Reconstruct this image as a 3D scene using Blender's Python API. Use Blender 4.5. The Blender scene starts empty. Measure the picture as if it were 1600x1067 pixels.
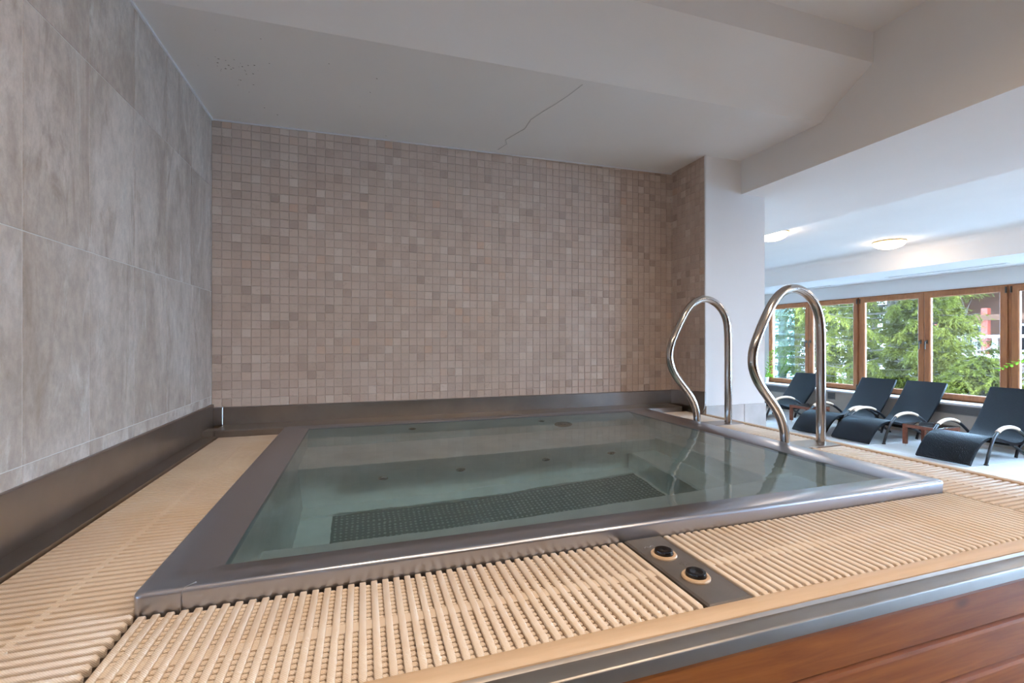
import bpy, math, random
import numpy as np
from mathutils import Vector, Matrix

random.seed(7)
S = bpy.context.scene
COL = S.collection
E = 1.5                      # eye height above the lounge floor; heights below are given relative to the eye

# ------------------------------------------------------------------ camera, world, exposure
cam_d = bpy.data.cameras.new('camera'); cam = bpy.data.objects.new('camera', cam_d); COL.objects.link(cam)
cam.location = (0, 0, E); cam.rotation_euler = (math.radians(90), 0, math.radians(-17.94))
cam_d.sensor_width = 36; cam_d.lens = 718.7 / 1600 * 36; cam_d.shift_y = -1.3 / 1600
cam_d.clip_start = 0.02; cam_d.clip_end = 300
S.camera = cam
SKY_COL, SKY_STR = (0.46, 0.69, 1.0), 48.0
LAMP_COL = (1.0, 0.765, 0.56)
LAMP_STR_POOL, LAMP_STR_LOUNGE = 30.0, 24.0
DOWN_W = 15.5
w = bpy.data.worlds.new('overcast_sky'); S.world = w; w.use_nodes = True
bg = w.node_tree.nodes['Background']; bg.inputs[0].default_value = (*SKY_COL, 1); bg.inputs[1].default_value = SKY_STR
S.view_settings.view_transform = 'Standard'; S.view_settings.look = 'None'
S.view_settings.gamma = 1; S.view_settings.use_curve_mapping = False
S.view_settings.exposure = 0.15
S.cycles.max_bounces = 14; S.cycles.diffuse_bounces = 6; S.cycles.glossy_bounces = 6
S.cycles.transmission_bounces = 10; S.cycles.transparent_max_bounces = 24
S.cycles.sample_clamp_indirect = 6.0; S.cycles.blur_glossy = 0.3
S.cycles.caustics_refractive = True; S.cycles.caustics_reflective = True

# ------------------------------------------------------------------ materials
def mat(name):
    m = bpy.data.materials.new(name); m.use_nodes = True
    nt = m.node_tree; b = nt.nodes['Principled BSDF']
    return m, nt, b
def N(nt, t, **kw):
    n = nt.nodes.new(t)
    for k, v in kw.items():
        if k in n.inputs: n.inputs[k].default_value = v
        else: setattr(n, k, v)
    return n
def ramp(nt, fac, stops):
    r = nt.nodes.new('ShaderNodeValToRGB'); e = r.color_ramp.elements
    while len(e) < len(stops): e.new(0.5)
    for x, (p, c) in zip(e, stops): x.position = p; x.color = (*c, 1)
    nt.links.new(fac, r.inputs[0]); return r.outputs[0]
def mapping(nt, src, scale=(1, 1, 1), rot=(0, 0, 0)):
    mp = nt.nodes.new('ShaderNodeMapping'); mp.inputs['Scale'].default_value = scale; mp.inputs['Rotation'].default_value = rot
    nt.links.new(src, mp.inputs[0]); return mp.outputs[0]
def noise(nt, vec, scale, detail=4, rough=0.55, dist=0.0):
    n = N(nt, 'ShaderNodeTexNoise', Scale=scale, Detail=detail, Roughness=rough, Distortion=dist)
    nt.links.new(vec, n.inputs['Vector']); return n.outputs['Fac']
def pos(nt): return nt.nodes.new('ShaderNodeNewGeometry').outputs['Position']
def bump(nt, b, h, strength, dist=0.01):
    n = N(nt, 'ShaderNodeBump', Strength=strength, Distance=dist); nt.links.new(h, n.inputs['Height'])
    nt.links.new(n.outputs[0], b.inputs['Normal'])
def mixc(nt, fac, a, b, mode='MIX'):
    m = nt.nodes.new('ShaderNodeMix'); m.data_type = 'RGBA'; m.blend_type = mode
    for i, v in ((0, fac), (6, a), (7, b)):
        if hasattr(v, 'is_output') or isinstance(v, bpy.types.NodeSocket): nt.links.new(v, m.inputs[i])
        else: m.inputs[i].default_value = v if i == 0 else (*v, 1)
    return m.outputs[2]
def plain(name, col, rough=0.5, metal=0.0, spec=0.5, var=0.0, vscale=8.0):
    m, nt, b = mat(name)
    b.inputs['Base Color'].default_value = (*col, 1); b.inputs['Roughness'].default_value = rough
    b.inputs['Metallic'].default_value = metal; b.inputs['Specular IOR Level'].default_value = spec
    if var:
        f = noise(nt, pos(nt), vscale)
        nt.links.new(ramp(nt, f, [(0.3, tuple(c * (1 - var) for c in col)), (0.7, tuple(min(1, c * (1 + var)) for c in col))]), b.inputs['Base Color'])
    return m

def m_plaster():
    m, nt, b = mat('painted_plaster')
    p = pos(nt)
    nt.links.new(ramp(nt, noise(nt, p, 1.3, 3), [(0.3, (0.86, 0.858, 0.855)), (0.7, (0.89, 0.888, 0.885))]), b.inputs['Base Color'])
    b.inputs['Roughness'].default_value = 0.85; b.inputs['Specular IOR Level'].default_value = 0.2
    bump(nt, b, noise(nt, p, 130, 3), 0.12, 0.002)
    return m
def m_stone():
    m, nt, b = mat('stone_look_porcelain')
    oi = nt.nodes.new('ShaderNodeObjectInfo')
    off = N(nt, 'ShaderNodeVectorMath', operation='MULTIPLY_ADD'); off.inputs[0].default_value = (0, 0, 0)
    cmb = nt.nodes.new('ShaderNodeCombineXYZ')
    mu = N(nt, 'ShaderNodeMath', operation='MULTIPLY'); mu.inputs[1].default_value = 37.0
    nt.links.new(oi.outputs['Random'], mu.inputs[0])
    for i in range(3): nt.links.new(mu.outputs[0], cmb.inputs[i])
    add = N(nt, 'ShaderNodeVectorMath', operation='ADD'); nt.links.new(pos(nt), add.inputs[0]); nt.links.new(cmb.outputs[0], add.inputs[1])
    v = add.outputs[0]
    big = noise(nt, mapping(nt, v, (1, 1.6, 0.75), (0.55, 0, 0)), 2.0, 6, 0.6, 0.8)
    vein = noise(nt, mapping(nt, v, (1, 2.3, 0.6), (0.6, 0, 0)), 2.3, 9, 0.7, 1.6)
    fine = noise(nt, mapping(nt, v, (1, 2.0, 1.2), (0.3, 0, 0)), 16, 8, 0.75)
    c = ramp(nt, big, [(0.36, (0.345, 0.262, 0.208)), (0.5, (0.425, 0.34, 0.282)), (0.64, (0.53, 0.445, 0.385))])
    f1 = ramp(nt, vein, [(0.54, (0, 0, 0)), (0.66, (0.75, 0.75, 0.75))])
    c = mixc(nt, f1, c, (0.29, 0.21, 0.155))
    f2 = ramp(nt, vein, [(0.34, (0.75, 0.75, 0.75)), (0.45, (0, 0, 0))])
    c = mixc(nt, f2, c, (0.56, 0.505, 0.455))
    f3 = ramp(nt, fine, [(0.36, (0.82, 0.82, 0.82)), (0.62, (1.09, 1.09, 1.09))])
    c = mixc(nt, 1.0, c, f3, 'MULTIPLY')
    nt.links.new(c, b.inputs['Base Color']); b.inputs['Roughness'].default_value = 0.42; b.inputs['Specular IOR Level'].default_value = 0.35
    bump(nt, b, fine, 0.06, 0.003)
    return m
def m_mosaic():
    m, nt, b = mat('mosaic_stone')
    p = pos(nt)
    sub = N(nt, 'ShaderNodeVectorMath', operation='ADD'); sub.inputs[1].default_value = (0.82, 0.4, 0.382 - E); nt.links.new(p, sub.inputs[0])
    dv = N(nt, 'ShaderNodeVectorMath', operation='MULTIPLY'); dv.inputs[1].default_value = (20, 20, 20); nt.links.new(sub.outputs[0], dv.inputs[0])
    fl = N(nt, 'ShaderNodeVectorMath', operation='FLOOR'); nt.links.new(dv.outputs[0], fl.inputs[0])
    wn = N(nt, 'ShaderNodeTexWhiteNoise', noise_dimensions='3D'); nt.links.new(fl.outputs[0], wn.inputs['Vector'])
    c = ramp(nt, wn.outputs['Value'], [(0.0, (0.42, 0.32, 0.255)), (0.10, (0.51, 0.395, 0.325)), (0.5, (0.56, 0.44, 0.365)), (0.88, (0.59, 0.475, 0.40)), (0.97, (0.65, 0.55, 0.475)), (1.0, (0.56, 0.39, 0.29))])
    sc = N(nt, 'ShaderNodeVectorMath', operation='MULTIPLY_ADD'); sc.inputs[1].default_value = (5, 5, 5)
    nt.links.new(wn.outputs['Color'], sc.inputs[0]); nt.links.new(p, sc.inputs[2])
    st = noise(nt, mapping(nt, sc.outputs[0], (1, 1, 1.8), (0, 0.5, 0)), 22, 6, 0.65, 1.2)
    c = mixc(nt, ramp(nt, st, [(0.55, (0, 0, 0)), (0.75, (0.5, 0.5, 0.5))]), c, (0.33, 0.235, 0.17))
    c = mixc(nt, ramp(nt, st, [(0.25, (0.45, 0.45, 0.45)), (0.42, (0, 0, 0))]), c, (0.60, 0.515, 0.44))
    nt.links.new(c, b.inputs['Base Color']); b.inputs['Roughness'].default_value = 0.45; b.inputs['Specular IOR Level'].default_value = 0.35
    bump(nt, b, st, 0.15, 0.002)
    return m
def m_steel(name, col=(0.40, 0.375, 0.355), rough=0.3, axis=(1, 60, 60), str_=0.05, metal=1.0):
    m, nt, b = mat(name)
    p = pos(nt)
    g = noise(nt, mapping(nt, p, axis), 12, 4, 0.6)
    blot = noise(nt, p, 4, 4, 0.6)
    b.inputs['Metallic'].default_value = metal
    nt.links.new(ramp(nt, blot, [(0.3, tuple(c * 0.9 for c in col)), (0.7, tuple(c * 1.08 for c in col))]), b.inputs['Base Color'])
    rr = nt.nodes.new('ShaderNodeMapRange'); rr.inputs['To Min'].default_value = rough * 0.8; rr.inputs['To Max'].default_value = rough * 1.25
    nt.links.new(g, rr.inputs['Value']); nt.links.new(rr.outputs[0], b.inputs['Roughness'])
    if str_: bump(nt, b, g, str_, 0.002)
    return m
def m_floor_steel():
    m, nt, b = mat('studded_steel_floor')
    p = pos(nt)
    vo = N(nt, 'ShaderNodeTexVoronoi', Scale=46.0, Randomness=0.0); nt.links.new(p, vo.inputs['Vector'])
    hgt = ramp(nt, vo.outputs['Distance'], [(0.25, (1, 1, 1)), (0.45, (0, 0, 0))])
    b.inputs['Metallic'].default_value = 0.6; b.inputs['Roughness'].default_value = 0.45
    nt.links.new(mixc(nt, hgt, (0.22, 0.25, 0.25), (0.56, 0.60, 0.60)), b.inputs['Base Color'])
    bump(nt, b, hgt, 0.8, 0.004)
    return m
def m_cream():
    m, nt, b = mat('cream_plastic')
    p = pos(nt)
    c = ramp(nt, noise(nt, p, 5, 4, 0.6), [(0.3, (0.72, 0.61, 0.50)), (0.7, (0.78, 0.69, 0.585))])
    c = mixc(nt, ramp(nt, noise(nt, p, 2.2, 3), [(0.56, (0, 0, 0)), (0.75, (0.5, 0.5, 0.5))]), c, (0.70, 0.53, 0.33))
    nt.links.new(c, b.inputs['Base Color']); b.inputs['Roughness'].default_value = 0.5; b.inputs['Specular IOR Level'].default_value = 0.35
    wv = N(nt, 'ShaderNodeTexWave', Scale=160.0, wave_type='BANDS', bands_direction='DIAGONAL'); nt.links.new(p, wv.inputs['Vector'])
    bump(nt, b, wv.outputs['Fac'], 0.25, 0.002)
    return m
def m_trimcream():
    m, nt, b = mat('beige_trim_strip')
    p = pos(nt)
    nt.links.new(ramp(nt, noise(nt, mapping(nt, p, (2, 30, 30)), 3, 4), [(0.3, (0.56, 0.40, 0.25)), (0.7, (0.63, 0.46, 0.30))]), b.inputs['Base Color'])
    b.inputs['Roughness'].default_value = 0.45
    return m
def m_wood(name, dark, light, scale=3.0, axis=(1, 14, 14), rough=0.35, knots=True):
    m, nt, b = mat(name)
    oi = nt.nodes.new('ShaderNodeObjectInfo')
    mu = N(nt, 'ShaderNodeMath', operation='MULTIPLY'); mu.inputs[1].default_value = 50
    nt.links.new(oi.outputs['Random'], mu.inputs[0])
    add = N(nt, 'ShaderNodeVectorMath', operation='ADD'); nt.links.new(pos(nt), add.inputs[0]); nt.links.new(mu.outputs[0], add.inputs[1])
    v = mapping(nt, add.outputs[0], axis)
    g = noise(nt, v, scale, 7, 0.6, 0.8)
    c = ramp(nt, g, [(0.28, dark), (0.5, tuple((a + q) / 2 for a, q in zip(dark, light))), (0.75, light)])
    if knots:
        vo = N(nt, 'ShaderNodeTexVoronoi', Scale=4.5); nt.links.new(mapping(nt, add.outputs[0], (1, 1, 2.2)), vo.inputs['Vector'])
        c = mixc(nt, ramp(nt, vo.outputs['Distance'], [(0.05, (0.85, 0.85, 0.85)), (0.17, (0, 0, 0))]), c, tuple(q * 0.25 for q in dark))
    nt.links.new(c, b.inputs['Base Color']); b.inputs['Roughness'].default_value = rough; b.inputs['Specular IOR Level'].default_value = 0.25
    bump(nt, b, g, 0.15, 0.002)
    return m
def m_wicker():
    m, nt, b = mat('black_wicker')
    tc = nt.nodes.new('ShaderNodeTexCoord')
    br = N(nt, 'ShaderNodeTexBrick', Scale=1.0); br.inputs['Brick Width'].default_value = 0.03; br.inputs['Row Height'].default_value = 0.011
    br.inputs['Mortar Size'].default_value = 0.0022; br.inputs['Mortar Smooth'].default_value = 0.9
    mp = mapping(nt, tc.outputs['UV'])
    nt.links.new(mp, br.inputs['Vector'])
    inv = ramp(nt, br.outputs['Fac'], [(0, (1, 1, 1)), (1, (0, 0, 0))])
    nt.links.new(mixc(nt, inv, (0.004, 0.0045, 0.006), (0.013, 0.015, 0.019)), b.inputs['Base Color'])
    b.inputs['Roughness'].default_value = 0.45; b.inputs['Specular IOR Level'].default_value = 0.09
    bump(nt, b, inv, 0.7, 0.004)
    return m
def fresnel_mix(name, ior, tint, rough=0.0, refract=False, bumpit=False):
    m = bpy.data.materials.new(name); m.use_nodes = True; nt = m.node_tree; nt.nodes.clear()
    o = nt.nodes.new('ShaderNodeOutputMaterial'); mx = nt.nodes.new('ShaderNodeMixShader')
    fr = N(nt, 'ShaderNodeFresnel', IOR=ior); gl = N(nt, 'ShaderNodeBsdfGlossy', Roughness=rough)
    gl.inputs['Color'].default_value = (1, 1, 1, 1)
    if refract: tr = N(nt, 'ShaderNodeBsdfRefraction', IOR=ior, Roughness=0.0)
    else: tr = nt.nodes.new('ShaderNodeBsdfTransparent')
    tr.inputs['Color'].default_value = (*tint, 1)
    if not refract:                                 # thin sheet: the same Fresnel on both faces
        ge = nt.nodes.new('ShaderNodeNewGeometry'); mr = nt.nodes.new('ShaderNodeMapRange')
        mr.inputs['To Min'].default_value = ior; mr.inputs['To Max'].default_value = 1 / ior
        nt.links.new(ge.outputs['Backfacing'], mr.inputs['Value']); nt.links.new(mr.outputs[0], fr.inputs['IOR'])
    else:
        va = N(nt, 'ShaderNodeVolumeAbsorption', Density=0.42); va.inputs['Color'].default_value = (0.40, 0.78, 0.86, 1)
        nt.links.new(va.outputs[0], o.inputs['Volume'])
    nt.links.new(fr.outputs[0], mx.inputs[0]); nt.links.new(tr.outputs[0], mx.inputs[1]); nt.links.new(gl.outputs[0], mx.inputs[2])
    nt.links.new(mx.outputs[0], o.inputs['Surface'])
    if bumpit:
        p = pos(nt)
        a = noise(nt, mapping(nt, p, (1.0, 1.6, 1)), 3.5, 2, 0.5)
        a2 = noise(nt, mapping(nt, p, (1.0, 2.2, 1)), 26, 2, 0.5)
        s = N(nt, 'ShaderNodeMath', operation='MULTIPLY_ADD'); s.inputs[1].default_value = 0.05; nt.links.new(a2, s.inputs[0]); nt.links.new(a, s.inputs[2])
        bp = N(nt, 'ShaderNodeBump', Strength=0.10, Distance=0.02); nt.links.new(s.outputs[0], bp.inputs['Height'])
        for n in (fr, gl, tr): nt.links.new(bp.outputs[0], n.inputs['Normal'])
    return m
def m_emit(name, col, st):
    m = bpy.data.materials.new(name); m.use_nodes = True; nt = m.node_tree; nt.nodes.clear()
    o = nt.nodes.new('ShaderNodeOutputMaterial'); e = N(nt, 'ShaderNodeEmission', Strength=st); e.inputs[0].default_value = (*col, 1)
    nt.links.new(e.outputs[0], o.inputs[0]); return m
def m_leaf(name, c1, c2, c3, scale=0.7, trans=0.35):
    m = bpy.data.materials.new(name); m.use_nodes = True; nt = m.node_tree; nt.nodes.clear()
    o = nt.nodes.new('ShaderNodeOutputMaterial'); mx = N(nt, 'ShaderNodeMixShader', Fac=trans)
    d = nt.nodes.new('ShaderNodeBsdfDiffuse'); t = nt.nodes.new('ShaderNodeBsdfTranslucent')
    p = pos(nt)
    c = ramp(nt, noise(nt, p, scale, 5, 0.7), [(0.3, c1), (0.5, c2), (0.72, c3)])
    for s in (d, t): nt.links.new(c, s.inputs[0])
    nt.links.new(d.outputs[0], mx.inputs[1]); nt.links.new(t.outputs[0], mx.inputs[2]); nt.links.new(mx.outputs[0], o.inputs[0])
    return m

M = dict(
    plaster=m_plaster(), stone=m_stone(), mosaic=m_mosaic(),
    grout=plain('tile_grout', (0.47, 0.39, 0.33), 0.9), grout_stone=plain('pale_grout', (0.60, 0.57, 0.53), 0.9),
    steel=m_steel('brushed_steel'), steel_tub=m_steel('tub_steel', (0.84, 0.85, 0.85), 0.38, (1, 50, 50), 0.03, 0.66),
    steel_edge=m_steel('edge_steel', (0.34, 0.32, 0.30), 0.38, (1, 40, 40), 0.02),
    steel_rim=plain('rim_steel', (0.48, 0.51, 0.58), 0.30, 1.0),
    chrome=m_steel('polished_rail_steel', (0.52, 0.485, 0.45), 0.12, (20, 20, 1), 0.0),
    steel_floor=m_floor_steel(), cream=m_cream(), trimcream=m_trimcream(),
    pine=m_wood('stained_pine', (0.21, 0.050, 0.007), (0.39, 0.120, 0.021), rough=0.45),
    oak=m_wood('window_timber', (0.155, 0.050, 0.016), (0.245, 0.088, 0.030), 3, (12, 12, 1.2), 0.4, False),
    wicker=m_wicker(), black=plain('black_lacquer', (0.012, 0.013, 0.016), 0.3),
    armwood=m_wood('pale_arm_wood', (0.50, 0.34, 0.23), (0.66, 0.50, 0.37), 5, (4, 4, 14), 0.5, False),
    tablebrown=m_wood('table_brown', (0.10, 0.028, 0.014), (0.17, 0.052, 0.026), 6, (6, 6, 6), 0.45, False),
    white=plain('white_paint', (0.8, 0.8, 0.8), 0.5), whitestone=plain('white_sill_stone', (0.72, 0.72, 0.74), 0.3, var=0.05),
    floortile=plain('pale_floor_porcelain', (0.74, 0.73, 0.72), 0.2, var=0.06, vscale=1.5),
    marble=plain('grey_marble_tile', (0.56, 0.54, 0.52), 0.3, var=0.14, vscale=7),
    walltile=plain('greige_wall_tile', (0.40, 0.35, 0.30), 0.45, var=0.12, vscale=2.5),
    plate=plain('grey_control_plate', (0.155, 0.14, 0.128), 0.38, 0.35, var=0.1, vscale=14),
    button=plain('black_button', (0.006, 0.006, 0.007), 0.12),
    darkmetal=plain('dark_handle_metal', (0.05, 0.045, 0.04), 0.3, 0.8),
    grille=plain('grey_grille', (0.16, 0.16, 0.165), 0.5), slotdark=plain('slot_shadow_grey', (0.30, 0.27, 0.25), 0.8),
    glass=fresnel_mix('window_glass', 1.5, (0.96, 0.98, 0.97)), screen=fresnel_mix('frosted_screen_glass', 1.12, (0.66, 0.78, 0.84)),
    water=fresnel_mix('pool_water', 1.33, (0.97, 0.985, 0.99), 0.0, True, True),
    tglass=fresnel_mix('table_glass', 1.5, (0.72, 0.76, 0.76)),
    lamp_p=m_emit('added_lamp_glass_pool', LAMP_COL, LAMP_STR_POOL), lamp_l=m_emit('lamp_glass_lounge', LAMP_COL, LAMP_STR_LOUNGE),
    brass=plain('warm_lamp_ring', (0.55, 0.36, 0.14), 0.35, 0.6),
    crack=plain('plaster_crack', (0.68, 0.68, 0.68), 0.9), stain=plain('mould_stain', (0.12, 0.10, 0.085), 0.9),
    caulk=plain('white_sealant', (0.78, 0.80, 0.83), 0.6),
    needles=m_leaf('spruce_needles', (0.015, 0.018, 0.005), (0.058, 0.059, 0.011), (0.135, 0.118, 0.024)),
    needles2=m_leaf('dark_spruce_needles', (0.009, 0.0125, 0.004), (0.034, 0.039, 0.009), (0.080, 0.076, 0.022)),
    darkfloor=plain('brown_slate_floor', (0.30, 0.26, 0.22), 0.4, var=0.2, vscale=3), darkwood=m_wood('dark_wall_timber', (0.07, 0.035, 0.02), (0.15, 0.08, 0.045), 3, (1, 14, 14), 0.5, False),
    bark=plain('bark', (0.035, 0.025, 0.018), 0.9), twig=plain('bare_twig', (0.13, 0.11, 0.095), 0.9), extwhite=plain('darkened_white_paint', (0.5, 0.48, 0.45), 0.7),  # exterior white is darkened in colour to offset the very bright sky
    snow=plain('snow', (0.85, 0.87, 0.9), 0.8, var=0.03), chalet=m_wood('chalet_timber', (0.045, 0.016, 0.007), (0.095, 0.036, 0.016), 2, (3, 3, 12), 0.7, False),
    red=plain('red_paint', (0.17, 0.022, 0.008), 0.6), pinkfascia=plain('faded_fascia', (0.38, 0.27, 0.21), 0.7),
    leaf=m_leaf('houseplant_leaf', (0.08, 0.19, 0.02), (0.16, 0.32, 0.03), (0.32, 0.46, 0.06), 14, 0.25), pot=plain('white_plant_pot', (0.7, 0.7, 0.68), 0.4),
    soil=plain('potting_soil', (0.05, 0.035, 0.025), 0.95),
)

# ------------------------------------------------------------------ mesh helpers
class MB:
    def __init__(s): s.v = []; s.f = []; s.uv = None
    def add(s, vs, fs):
        o = len(s.v); s.v += [tuple(p) for p in vs]; s.f += [tuple(i + o for i in f) for f in fs]; return s
    def box(s, x0, x1, y0, y1, z0, z1):
        return s.add([(x0, y0, z0), (x1, y0, z0), (x1, y1, z0), (x0, y1, z0), (x0, y0, z1), (x1, y0, z1), (x1, y1, z1), (x0, y1, z1)],
                     [(0, 3, 2, 1), (4, 5, 6, 7), (0, 1, 5, 4), (1, 2, 6, 5), (2, 3, 7, 6), (3, 0, 4, 7)])
    def cbox(s, x0, x1, y0, y1, z0, z1, c, axis='z', both=False):
        # box with a chamfer c on the face at the + end of axis (or - with axis like '-y')
        neg = axis[0] == '-'; a = 'xyz'.index(axis[-1])
        lo, hi = [x0, y0, z0], [x1, y1, z1]
        o = [i for i in range(3) if i != a]
        A, B = (hi[a], lo[a]) if neg else (lo[a], hi[a])
        d = c if neg else -c
        def ring(val, ins):
            r = []
            for (i, j) in ((0, 0), (1, 0), (1, 1), (0, 1)):
                p = [0, 0, 0]; p[a] = val
                p[o[0]] = (lo[o[0]] + ins) if i == 0 else (hi[o[0]] - ins)
                p[o[1]] = (lo[o[1]] + ins) if j == 0 else (hi[o[1]] - ins)
                r.append(tuple(p))
            return r
        V = ring(A, 0) + ring(B + d, 0) + ring(B, c)
        F = [(3, 2, 1, 0), (8, 9, 10, 11)]
        for k in range(2):
            for i in range(4):
                F.append((k * 4 + i, k * 4 + (i + 1) % 4, k * 4 + 4 + (i + 1) % 4, k * 4 + 4 + i))
        return s.add(V, F)
    def prism(s, poly, a0, a1, axis='x', cap=True):
        # poly: list of 2-D points in the other two axes (in xyz order), extruded along axis
        n = len(poly)
        def P(q, a):
            return {'x': (a, q[0], q[1]), 'y': (q[0], a, q[1]), 'z': (q[0], q[1], a)}[axis]
        V = [P(q, a0) for q in poly] + [P(q, a1) for q in poly]
        F = [(i, (i + 1) % n, n + (i + 1) % n, n + i) for i in range(n)]
        if cap: F += [tuple(range(n))[::-1], tuple(range(n, 2 * n))]
        return s.add(V, F)
    def tube(s, pts, r, n=12, cap=True, flat=None):
        pts = [Vector(p) for p in pts]; V = []; F = []
        up = None
        for i, p in enumerate(pts):
            t = (pts[min(i + 1, len(pts) - 1)] - pts[max(i - 1, 0)]).normalized()
            if up is None:
                up = Vector((0, 0, 1)) if abs(t.z) < 0.9 else Vector((0, 1, 0))
                if flat: up = Vector(flat)
            a = t.cross(up).normalized(); b = a.cross(t).normalized()
            if not flat: up = b
            ri = r[i] if isinstance(r, (list, tuple)) else r
            rx, ry = (ri if isinstance(ri, tuple) else (ri, ri))
            for k in range(n):
                th = 2 * math.pi * k / n
                V.append(p + a * math.cos(th) * rx + b * math.sin(th) * ry)
        m = len(pts)
        for i in range(m - 1):
            for k in range(n):
                F.append((i * n + k, i * n + (k + 1) % n, (i + 1) * n + (k + 1) % n, (i + 1) * n + k))
        if cap: F += [tuple(range(n))[::-1], tuple(range((m - 1) * n, m * n))]
        return s.add(V, F)
    def lathe(s, prof, c, n=32):
        V = []; F = []
        for (r, z) in prof:
            for k in range(n):
                th = 2 * math.pi * k / n; V.append((c[0] + r * math.cos(th), c[1] + r * math.sin(th), c[2] + z))
        for i in range(len(prof) - 1):
            for k in range(n):
                F.append((i * n + k, i * n + (k + 1) % n, (i + 1) * n + (k + 1) % n, (i + 1) * n + k))
        if prof[0][0] > 1e-6: F.append(tuple(range(n))[::-1])
        if prof[-1][0] > 1e-6: F.append(tuple(range((len(prof) - 1) * n, len(prof) * n)))
        return s.add(V, F)
    def build(s, name, m, parent=None, smooth=False, auto=None):
        me = mesh_from(name, s.v, s.f, m, smooth)
        return link(name, me, parent, auto=True)

def mesh_from(name, v, f, m, smooth=False):
    me = bpy.data.meshes.new(name); me.from_pydata([tuple(p) for p in v], [], f); me.update()
    import bmesh
    bm = bmesh.new(); bm.from_mesh(me); bmesh.ops.recalc_face_normals(bm, faces=bm.faces); bm.to_mesh(me); bm.free()
    if m: me.materials.append(m)
    if smooth:
        me.polygons.foreach_set('use_smooth', [True] * len(me.polygons))
        try: me.set_sharp_from_angle(angle=math.radians(42))
        except Exception: pass
    return me
WLOC = {}
def link(name, me, parent=None, auto=False, loc=None):
    o = bpy.data.objects.new(name, me); COL.objects.link(o)
    wl = Vector((0, 0, 0))
    if auto and len(me.vertices):
        co = np.empty(len(me.vertices) * 3); me.vertices.foreach_get('co', co); co = co.reshape(-1, 3)
        lo, hi = co.min(0), co.max(0)
        wl = Vector(((lo[0] + hi[0]) / 2, (lo[1] + hi[1]) / 2, lo[2]))
        me.transform(Matrix.Translation(-wl))
    if loc is not None: wl = Vector(loc)
    WLOC[o] = wl
    if parent is not None:
        o.parent = parent; o.location = wl - WLOC[parent]
    else: o.location = wl
    return o
def tag(o, label=None, cat=None, group=None, kind=None):
    if label: o['label'] = label
    if cat: o['category'] = cat
    if group: o['group'] = group
    if kind: o['kind'] = kind
    return o
def empty(name, loc):
    o = bpy.data.objects.new(name, None); COL.objects.link(o); o.location = loc; WLOC[o] = Vector(loc); o.empty_display_size = 0.1
    return o
def struct(o, label=None): o['kind'] = 'structure'; (label and o.__setitem__('label', label)); return o
def kids(o): return [c for c in bpy.data.objects if c.parent == o]
def copy_tree(o, parent=None):
    c = o.copy(); COL.objects.link(c); c.parent = parent
    for ch in CH.get(o, kids(o)): copy_tree(ch, c)
    return c
CH = {}
def z(r): return E + r

# ------------------------------------------------------------------ large structure
XL, YB, XR = -0.82, 3.02, 2.28          # left wall, alcove back wall, alcove right wall
XW = 8.85                               # window plane
YE, YF = 8.32, -3.6                     # far end and near end of the room
ZC1, ZC2, ZCL, ZBM = 1.285, 1.65, 1.37, 1.056

fl = struct(MB().box(XL - 0.2, XW + 0.3, YF, YE + 0.2, -0.2, -0.006).build('floor', M['grout_stone']), 'pale floor of the lounge room')
tile = mesh_from('floor_tile', *(lambda m: (m.v, m.f))(MB().cbox(-0.2985, 0.2985, -0.2985, 0.2985, -0.012, 0.0, 0.0012)), M['floortile'])
for i in range(9):
    for j in range(10):
        link('floor_tile', tile, fl, loc=(3.25 + 0.3 + i * 0.6, 2.3 + 0.3 + j * 0.6, 0))
big = MB()
big.box(XL, 3.24, 0.65, 8.3, -0.012, 0).box(3.25, XW, YF, 2.29, -0.012, 0)
big.build('floor_covering', M['floortile'], fl)
MB().box(XL, 3.24, YF, 0.649, -0.012, 0).build('floor_covering', M['darkfloor'], fl)

wl_ = struct(MB().box(XL - 0.25, XL - 0.0016, YF, 3.3, 0, z(2.0)).build('wall_left', M['grout_stone']), 'left wall of large stone-look tiles')
ys = [1.49 + 0.30 * k for k in range(-9, 6)]
zs = [-0.40, -0.317, 0.279, 0.872, 1.465]
for a, y0 in enumerate(ys):
    y1 = min(y0 + 0.30, YB)
    for k in range(4):
        t = MB().cbox(XL - 0.012, XL, y0 + 0.0018, y1 - 0.0018, z(zs[k]) + 0.0014, z(zs[k + 1]) - 0.0014, 0.0006, 'x').build('tile', M['stone'], wl_)
MB().box(XL - 0.012, XL - 0.0005, YF, 1.49 - 2.7, 0, z(1.7)).build('plaster_skin', M['plaster'], wl_)

wb = struct(MB().box(XL, 2.4, YB, YB + 0.25, 0, z(1.5)).build('wall_back', M['grout']), 'back wall of the alcove in small stone mosaic')
P_ = 0.05
mt = mesh_from('mosaic_tile', *(lambda m: (m.v, m.f))(MB().cbox(-0.0238, 0.0238, -0.0035, 0.001, -0.0238, 0.0238, 0.0012, '-y')), M['mosaic'])
rest = MB(); rows = 34
for c in range(62):
    for r in range(rows):
        x = XL + (c + 0.5) * P_; zz = z(-0.382 + (r + 0.5) * P_)
        dy = random.uniform(-0.0007, 0.0007)
        if c < 9 and r < 33:
            o = link('mosaic_tile', mt, wb, loc=(x, YB + dy, zz)); o.rotation_euler = (random.uniform(-.008, .008), random.uniform(-.008, .008), random.uniform(-.012, .012))
        else:
            j = random.uniform(-.0004, .0004)
            rest.cbox(x - 0.0238 + j, x + 0.0238 + j, YB - 0.0035 + dy, YB + 0.001, zz - 0.0238, zz + 0.0238, 0.0012, '-y')
o = rest.build('mosaic_field', M['mosaic'], wb); o['kind'] = 'stuff'
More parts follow.
